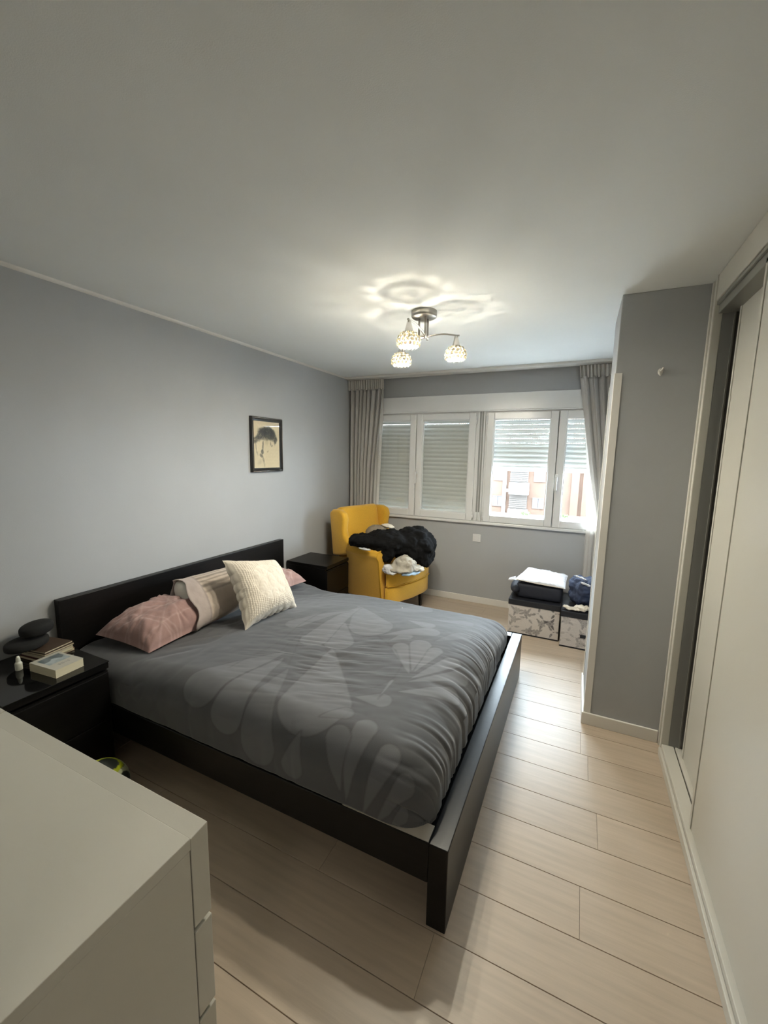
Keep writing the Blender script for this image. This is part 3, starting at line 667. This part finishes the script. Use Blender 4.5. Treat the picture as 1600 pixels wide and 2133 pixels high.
# ================================================================ ARMCHAIR
TH = math.radians(-17); CU, CL = Vector((math.cos(TH), math.sin(TH), 0)), Vector((-math.sin(TH), math.cos(TH), 0)); CC = Vector((.652, 3.65, 0))
def ch(u, l, z):
    p = CC+CU*u+CL*(l*.95); return (p.x, p.y, z)
ac = empty('armchair', tuple(CC), 'mustard yellow wingback armchair in the corner heaped with clothes', 'armchair')
plan = [(-.30, -.272), (.31, -.272), (.315, -.335), (.345, -.33), (.378, -.22), (.395, 0), (.378, .22), (.345, .33), (.315, .335), (.31, .272), (-.30, .272)]
obj('seat_base', prism(plan, lambda a, b, t: ch(a, b, t), .165, .325), 'yel', ac, True, bevel=.018, seg=3)
plan2 = [(a*1.0+(.006 if a > 0 else .0), b*.985) for a, b in plan]
sc_ = obj('seat_cushion', prism(plan2, lambda a, b, t: ch(a, b, t), .33, .452), 'yel', ac, True, bevel=.035, seg=4)
obj('piping', tube([ch(a+.004, b*1.0, .336) for a, b in plan2[1:-1]], .005, 6), 'yelp', sc_, True)
for s in (-1, 1):
    ap = [(.278, .165), (.278, .56), (.270, .60), (.283, .638), (.325, .655), (.372, .640), (.388, .60), (.368, .565), (.360, .165)]
    am = obj('arm', prism(ap, lambda a, b, t: ch(t+(.10*max(0, .62-b) if t > 0 else 0), s*a, b), -.16, .262), 'yel', ac, True, bevel=.014, seg=3)
    obj('piping', tube([ch(.262+.10*max(0, .62-b), s*a, b) for a, b in ap[1:]], .0045, 6), 'yelp', am, True)
    wp = [(-.39, .50), (-.44, .935), (-.39, .968), (-.29, .972), (-.225, .945), (-.205, .885), (-.222, .79), (-.21, .72), (-.14, .655), (-.04, .62), (-.07, .57), (-.25, .52)]
    wg = obj('wing', prism(wp, lambda a, b, t: ch(a, s*(t+.07*(a+.40)*max(0, (b-.55))/.4), b), .268, .350), 'yel', ac, True, bevel=.026, seg=4)
    obj('leg', prism([(-.02, -.02), (.02, -.02), (.02, .02), (-.02, .02)], lambda a, b, t: ch(.30+a*(.6+2.4*t)+.0, s*.262+b*(.6+2.4*t), t), 0, .164), 'leg', ac, bevel=.003)
    obj('leg', prism([(-.02, -.02), (.02, -.02), (.02, .02), (-.02, .02)], lambda a, b, t: ch(-.27-.25*(.164-t)+a*(.6+2.4*t), s*.23+b*(.6+2.4*t), t), 0, .164), 'leg', ac, bevel=.003)
bk = [(-.22, .40), (-.265, .62), (-.325, .965), (-.36, .99), (-.43, .965), (-.385, .50), (-.37, .30), (-.25, .30)]
obj('backrest', prism(bk, lambda a, b, t: ch(a, t, b), -.266, .266), 'yel', ac, True, bevel=.03, seg=4)

# clothes heaped on the armchair
cloth('jacket', [((.98, 3.62, .665), (.225, .235, .185)), ((.80, 3.46, .70), (.23, .22, .125)), ((.60, 3.36, .715), (.17, .17, .075)), ((1.12, 3.62, .575), (.075, .15, .13)), ((.56, 3.285, .69), (.08, .075, .04)),
      ((.87, 3.32, .62), (.06, .055, .10), (0, .5, 0))], 'jack', .010, .055, .13, label='black jacket sprawled over the clothes heap on the armchair', cat='jacket')
cloth('shirt', [((1.015, 3.35, .545), (.115, .10, .075)), ((.98, 3.30, .50), (.13, .09, .035)), ((1.06, 3.40, .50), (.10, .10, .04))], 'shirt', .008, .042, .09, amp2=.012, label='crumpled stone grey shirt under the black jacket on the armchair', cat='shirt')
cloth('towel', [((.895, 3.245, .505), (.05, .05, .05), (.3, .3, 0)), ((.93, 3.24, .475), (.05, .04, .02))], 'whitec', .007, .022, .05, label='white cloth bunched beside the near arm of the armchair', cat='cloth')
cloth('t_shirt', [((1.09, 3.335, .472), (.095, .055, .016), (0, 0, 1.0)), ((1.06, 3.29, .466), (.05, .04, .012))], 'bluec', .006, .014, .05, label='pale blue t-shirt at the front edge of the armchair seat', cat='shirt')
cloth('sock', [((1.12, 3.45, .485), (.05, .06, .028))], 'creamc', .006, .018, .05, label='cream cloth on the seat edge below the hanging black jacket', cat='cloth')
cloth('jumper', [((.60, 3.62, .745), (.12, .13, .085)), ((.62, 3.60, .60), (.14, .15, .13))], 'taupe', .010, .02, .10, label='taupe jumper behind the jacket against the chair back', cat='jumper')
cloth('vest', [((.70, 3.66, .815), (.07, .06, .02), (0, .2, .3))], 'creamc', .006, .010, .05, label='pale folded vest lying on the taupe jumper', cat='clothing')
cloth('handkerchief', [((.665, 3.235, .664), (.075, .03, .010), (0, 0, -.28))], 'whitec', .005, .010, .04, label='white scrap of cloth on the near chair arm under the jacket', cat='cloth')

# ================================================================ CURTAINS
def sheet(xl, xr, z0, z1, y0, amp, n, seed, nz=60, nx=150, flat_top=False, ampf=None):
    P = np.zeros((nz, nx, 3))
    for i in range(nz):
        z = z0+(z1-z0)*i/(nz-1); s = np.linspace(0, 1, nx); a, b = xl(z), xr(z)
        am = amp*(ampf(z) if ampf else 1)
        ph = 2*PI*n*s+1.2*np.sin(3*s*PI+seed)+.9*fbm(s*3+seed, np.full(nx, z*.9), seed, 2)
        P[i, :, 0] = a+(b-a)*s+.004*np.cos(ph*2); P[i, :, 1] = y0+am*np.sin(ph)+am*.45*np.sin(ph*2.3+seed)*fbm(s*5, np.full(nx, z*1.1), seed+3, 2)*2
        P[i, :, 2] = z
    return grid(P)
ip = lambda pts: (lambda z: float(np.interp(z, [p[0] for p in pts], [p[1] for p in pts])))
def curtain(lb, xl, xr, sxl, sxr, n, zb, parent_x, y0=4.072):
    t = empty('curtain', (parent_x, y0, zb), lb, 'curtain', 'grey curtains at the window')
    for nm, m_, a, b, z0, z1, y, am, k, sd in (('curtain_panel', 'curt', xl, xr, zb, 2.215, y0, .020, n, 2), ('heading_tape', 'band', xl, xr, 2.205, 2.310, y0-.002, .013, n*1.9, 5), ('sheer_lining', 'sheer', sxl, sxr, zb, 2.30, y0+.034, .008, n*.8, 9)):
        o = obj(nm, sheet(a, b, z0, z1, y, am, k, sd), m_, t, True)
        q = o.modifiers.new('t', 'SOLIDIFY'); q.thickness = .0015
    return t
curtain('pleated grey curtain gathered in the left corner behind the yellow armchair', ip([(0, .02), (2.3, .012)]), ip([(0, .30), (.9, .335), (1.4, .352), (1.9, .402), (2.2, .428), (2.31, .424)]),
        ip([(0, .03), (2.3, .03)]), ip([(0, .37), (.95, .372), (1.9, .41), (2.3, .41)]), 8, .012, .2)
curtain('pleated grey curtain swept aside beside the pier, over the storage boxes', ip([(0, 2.62), (.7, 2.61), (.95, 2.56), (1.15, 2.51), (1.5, 2.445), (1.85, 2.385), (2.2, 2.325), (2.31, 2.312)]), ip([(0, 2.85), (2.3, 2.85)]),
        ip([(0, 2.475), (.9, 2.462), (1.4, 2.43), (1.9, 2.375), (2.3, 2.32)]), ip([(0, 2.84), (2.3, 2.84)]), 9, .012, 2.6)

# ================================================================ STORAGE BOXES
def floral(u, v, seed):          # u,v in metres on one face
    rng = random.Random(seed); C = np.ones(u.shape+(3,))*np.array([.70, .655, .61]); ink = np.array([.055, .05, .055])
    def put(m, a=.9, col=ink):
        nonlocal C
        m = np.clip(m*a, 0, 1)[..., None]; C = C*(1-m)+col*m
    um, vm = u.max(), v.max(); cells = []
    nx_, nz_ = max(2, int(um/.085)), max(2, int(vm/.07))
    for i in range(nx_):
        for j in range(nz_): cells.append(((i+.5+rng.uniform(-.28, .28))*um/nx_, (j+.5+rng.uniform(-.28, .28))*vm/nz_, rng.random(), rng.uniform(0, 2*PI)))
    for k, (cx, cy, q, a) in enumerate(cells):
        dx, dy = u-cx, v-cy; r = np.hypot(dx, dy); th = np.arctan2(dy, dx)+a
        if q < .45:    # blossom
            R = .031*(.55+.45*np.abs(np.cos(2.5*th))); put(1-sst(-.002, .002, r-R), .85); put(np.exp(-((r-R*.55)/.0022)**2), .7, np.array([.42, .38, .36])); put(1-sst(-.001, .001, r-.006), 1)
        elif q < .7:   # rose
            R = .033*(.85+.15*np.cos(6*th)); put(1-sst(-.002, .002, r-R), .7); put(np.abs(np.sin(r*420+th)) > .8, .6, np.array([.5, .46, .43]))
        for s in range(3):   # leaves and stems
            b = a+s*2.1+rng.uniform(-.4, .4); lx, ly = cx+.043*math.cos(b), cy+.036*math.sin(b)
            x, y = u-lx, v-ly; xr = x*math.cos(b)+y*math.sin(b); yr = -x*math.sin(b)+y*math.cos(b)
            put(1-sst(.8, 1.2, np.hypot(xr/.021, yr/(.0085*(1-.4*xr/.02)))), .8)
            t = np.clip(((u-cx)*math.cos(b)+(v-cy)*math.sin(b)), 0, .035); put(np.exp(-(np.hypot(u-cx-t*math.cos(b), v-cy-t*math.sin(b)-.004*np.sin(t*90))/.0022)**2), .8)
    return C
def storage(x0, x1, y0, y1, h, lb, seed, tab):
    t = empty('storage_box', ((x0+x1)/2, (y0+y1)/2, 0), lb, 'box', 'floral storage boxes')
    n, k = 170, 120; V, Fc, Cs = [], [], []
    for nm, fn, um in (('f', lambda a, b: (x0+a, y0, .012+b), x1-x0), ('l', lambda a, b: (x0, y1-a, .012+b), y1-y0), ('r', lambda a, b: (x1, y0+a, .012+b), y1-y0), ('b', lambda a, b: (x1-a, y1, .012+b), x1-x0)):
        a, b = np.meshgrid(np.linspace(0, um, n), np.linspace(0, h-.012, k), indexing='ij'); C = floral(a, b, seed+ord(nm)); P = np.zeros(a.shape+(3,))
        P[..., 0], P[..., 1], P[..., 2] = fn(a, b); v, f = grid(P); o = len(V); V += v.tolist(); Fc += [tuple(i+o for i in q) for q in f]; Cs.append(C.reshape(-1, 3))
    obj('box_body', (V, Fc), 'floral', t, cols=np.concatenate(Cs))
    obj('box_bottom', box(x0-.001, y0-.001, 0, x1+.001, y1+.001, .012), 'lid', t)
    obj('lid', box(x0-.006, y0-.006, h-.004, x1+.006, y1+.006, h+.045), 'lid', t, bevel=.004)
    if tab: obj('pull_tab', box(tab-.02, y0-.004, .10, tab+.02, y0-.0005, .128), 'lid', t, bevel=.002)
storage(1.912, 2.318, 3.565, 4.0, .262, 'cream floral storage box with black lid, left one under the white bag', 5, None)
storage(2.334, 2.74, 3.49, 3.96, .258, 'cream floral storage box with black lid, right one half hidden by the pier', 11, 2.50)
nb = obj('laptop_bag', join(box(1.955, 3.615, .309, 2.325, 3.93, .44)), 'navy', smooth=True, bevel=.03, seg=4, label='navy padded bag lying on the left floral box under the white bag', cat='bag')
obj('bag_roll', ell((1.95, 3.72, .385), (.05, .16, .045)), 'navy', nb, True)
wb_c = [(1.935, 3.60, .468), (2.345, 3.60, .447), (2.355, 3.93, .475), (2.01, 3.95, .500)]
g, Ug, Vg, nrm = quadpil(wb_c, .028, .006, n=60, k=.03, seed=30, wr=.004, earp=5)
wb = obj('laundry_bag', g, 'whitec', smooth=True, label='flat white zipped bag on top of the navy bag', cat='bag')
obj('zip', tube([(1.955+.38*t, 3.604, .472-.021*t-.004*math.sin(t*PI)) for t in np.linspace(0, 1, 14)], .0035, 6), 'creamc', wb, True)
obj('strap_loop', tube([(1.945, 3.62, .472), (1.915, 3.60, .462), (1.895, 3.61, .457), (1.90, 3.635, .462), (1.945, 3.65, .478)], .010, 8), 'whitec', wb, True)
cloth('jeans', [((2.47, 3.70, .39), (.11, .14, .085)), ((2.44, 3.72, .47), (.085, .12, .08)), ((2.50, 3.66, .47), (.10, .12, .085)), ((2.56, 3.72, .50), (.10, .12, .06))], 'denim', .009, .04, .09, amp2=.012, label='dark blue jeans heaped on the right floral box', cat='jeans')
cloth('t_shirt', [((2.45, 3.63, .552), (.012, .08, .010), (0, 0, .7)), ((2.50, 3.575, .515), (.055, .02, .012), (0, .35, .2))], 'whitec', .005, .010, .04, label='white t-shirt tucked among the jeans on the right floral box', cat='shirt')
cloth('trousers', [((2.43, 3.52, .318), (.085, .035, .014)), ((2.49, 3.535, .335), (.07, .04, .022)), ((2.37, 3.535, .322), (.035, .03, .012))], 'creamc', .005, .022, .05, label='cream trousers folded on the front of the right floral box lid', cat='trousers')

# ================================================================ OUTSIDE
YB = 48.0
bg = empty('apartment_building', (-1.5, YB, -12), 'orange brick apartment building across the street, seen through the right window', 'building')
obj('brick_wall', box(-28, YB, -12, 26, YB+8, 9.5), 'brick', bg)
obj('roof_edge', box(-28.5, YB-.5, 9.5, 26.5, YB+8.5, 9.9), 'stucco', bg)
for bx in (-12.9, -4.72+.95-.95, 5.2):
    for k in range(-4, 4):
        z = -4.30+k*2.95
        obj('bay_louver', box(bx+.05, YB-.25, z, bx+1.95, YB, z+1.55), 'louver', bg)
        obj('bay_parapet', box(bx, YB-.7, z+1.57, bx+2.1, YB, z+2.9), 'stucco', bg, bevel=.05)
        for q in range(6): obj('louver_blade', box(bx+.05, YB-.30, z+.1+q*.2, bx+1.95, YB-.25, z+.22+q*.2), 'louver', bg)
    obj('downpipe', box(bx-.75, YB-.18, -12, bx-.35, YB, 9.5), 'stucco', bg)
for wx in (-14.7, -9.9, -6.55, -2.2, 3.2, 8.4):
    for k in range(-4, 4):
        z = -4.2+k*2.95
        f_ = obj('window_frame', ring(wx, z, wx+1.2, z+1.2, .09, YB-.08, YB+.02), 'louver', bg)
        obj('window_pane', join(box(wx+.09, YB-.04, z+.09, wx+.57, YB-.01, z+1.11), box(wx+.63, YB-.04, z+.09, wx+1.11, YB-.01, z+1.11)), 'blind' if (k+int(wx)) % 2 else 'exwin', f_)
        if k % 2 == 1: obj('roller_blind', box(wx+.05, YB-.12, z+.72, wx+1.15, YB-.085, z+1.22), 'blind', f_)
for bx in (1.6, 2.7): obj('pilaster', box(bx, YB-.22, -12, bx+.75, YB, 9.5), 'brick', bg)
obj('air_conditioner', box(-4.95, YB-1.1, -2.42, -4.2, YB-.72, -2.12), 'blind', bg, bevel=.03)
obj('terrace', join(box(-28, YB-5, -12, 26, YB, -4.9), box(-28, YB-5.2, -4.9, 26, YB-4.8, -4.55)), 'stucco', bg)
obj('tiled_roof', prism([(0, 0), (2.2, 0), (2.2, .5)], lambda a, b, t: (t, YB-4.7+a, -4.9+b), 1.2, 9), 'red', bg)
def bush(n, x, lb):
    r = random.Random(n); g_ = []
    for k in range(40):
        cx, cy, cz = x+r.uniform(-.45, .45), YB-4.45+r.uniform(-.2, .2), -4.40+r.uniform(0, .32); a = r.uniform(0, PI)
        p = [(cx+.12*math.cos(a), cy+.12*math.sin(a), cz), (cx, cy, cz+.1), (cx-.12*math.cos(a), cy-.12*math.sin(a), cz), (cx, cy, cz-.1)]; g_.append((p, [(0, 1, 2, 3)]))
    o = obj('planter', box(x-.5, YB-4.7, -4.9, x+.5, YB-4.2, -4.45), 'stucco', label=lb, cat='planter')
    obj('foliage', join(*g_), 'leaf', o, kind='stuff')
bush(1, -2.3, 'planter with green leaves on the terrace below the left windows of the brick building')
bush(2, 1.15, 'planter with green leaves on the terrace at the foot of the brick pilaster')
obj('wall_outer_blocker', join(box(-80, D+.28, -12, 84, D+.42, WZ0-.05), box(-80, D+.28, 2.3, 84, D+.42, 40), box(-80, D+.28, WZ0-.05, .1, D+.42, 2.3), box(2.87, D+.28, WZ0-.05, 84, D+.42, 2.3)), 'stucco', kind='structure')  # unseen wall, made this tall to keep sky light off the brick facade
obj('street_ground', box(-60, D+1.0, -12.2, 60, 90, -12), 'street', kind='structure')
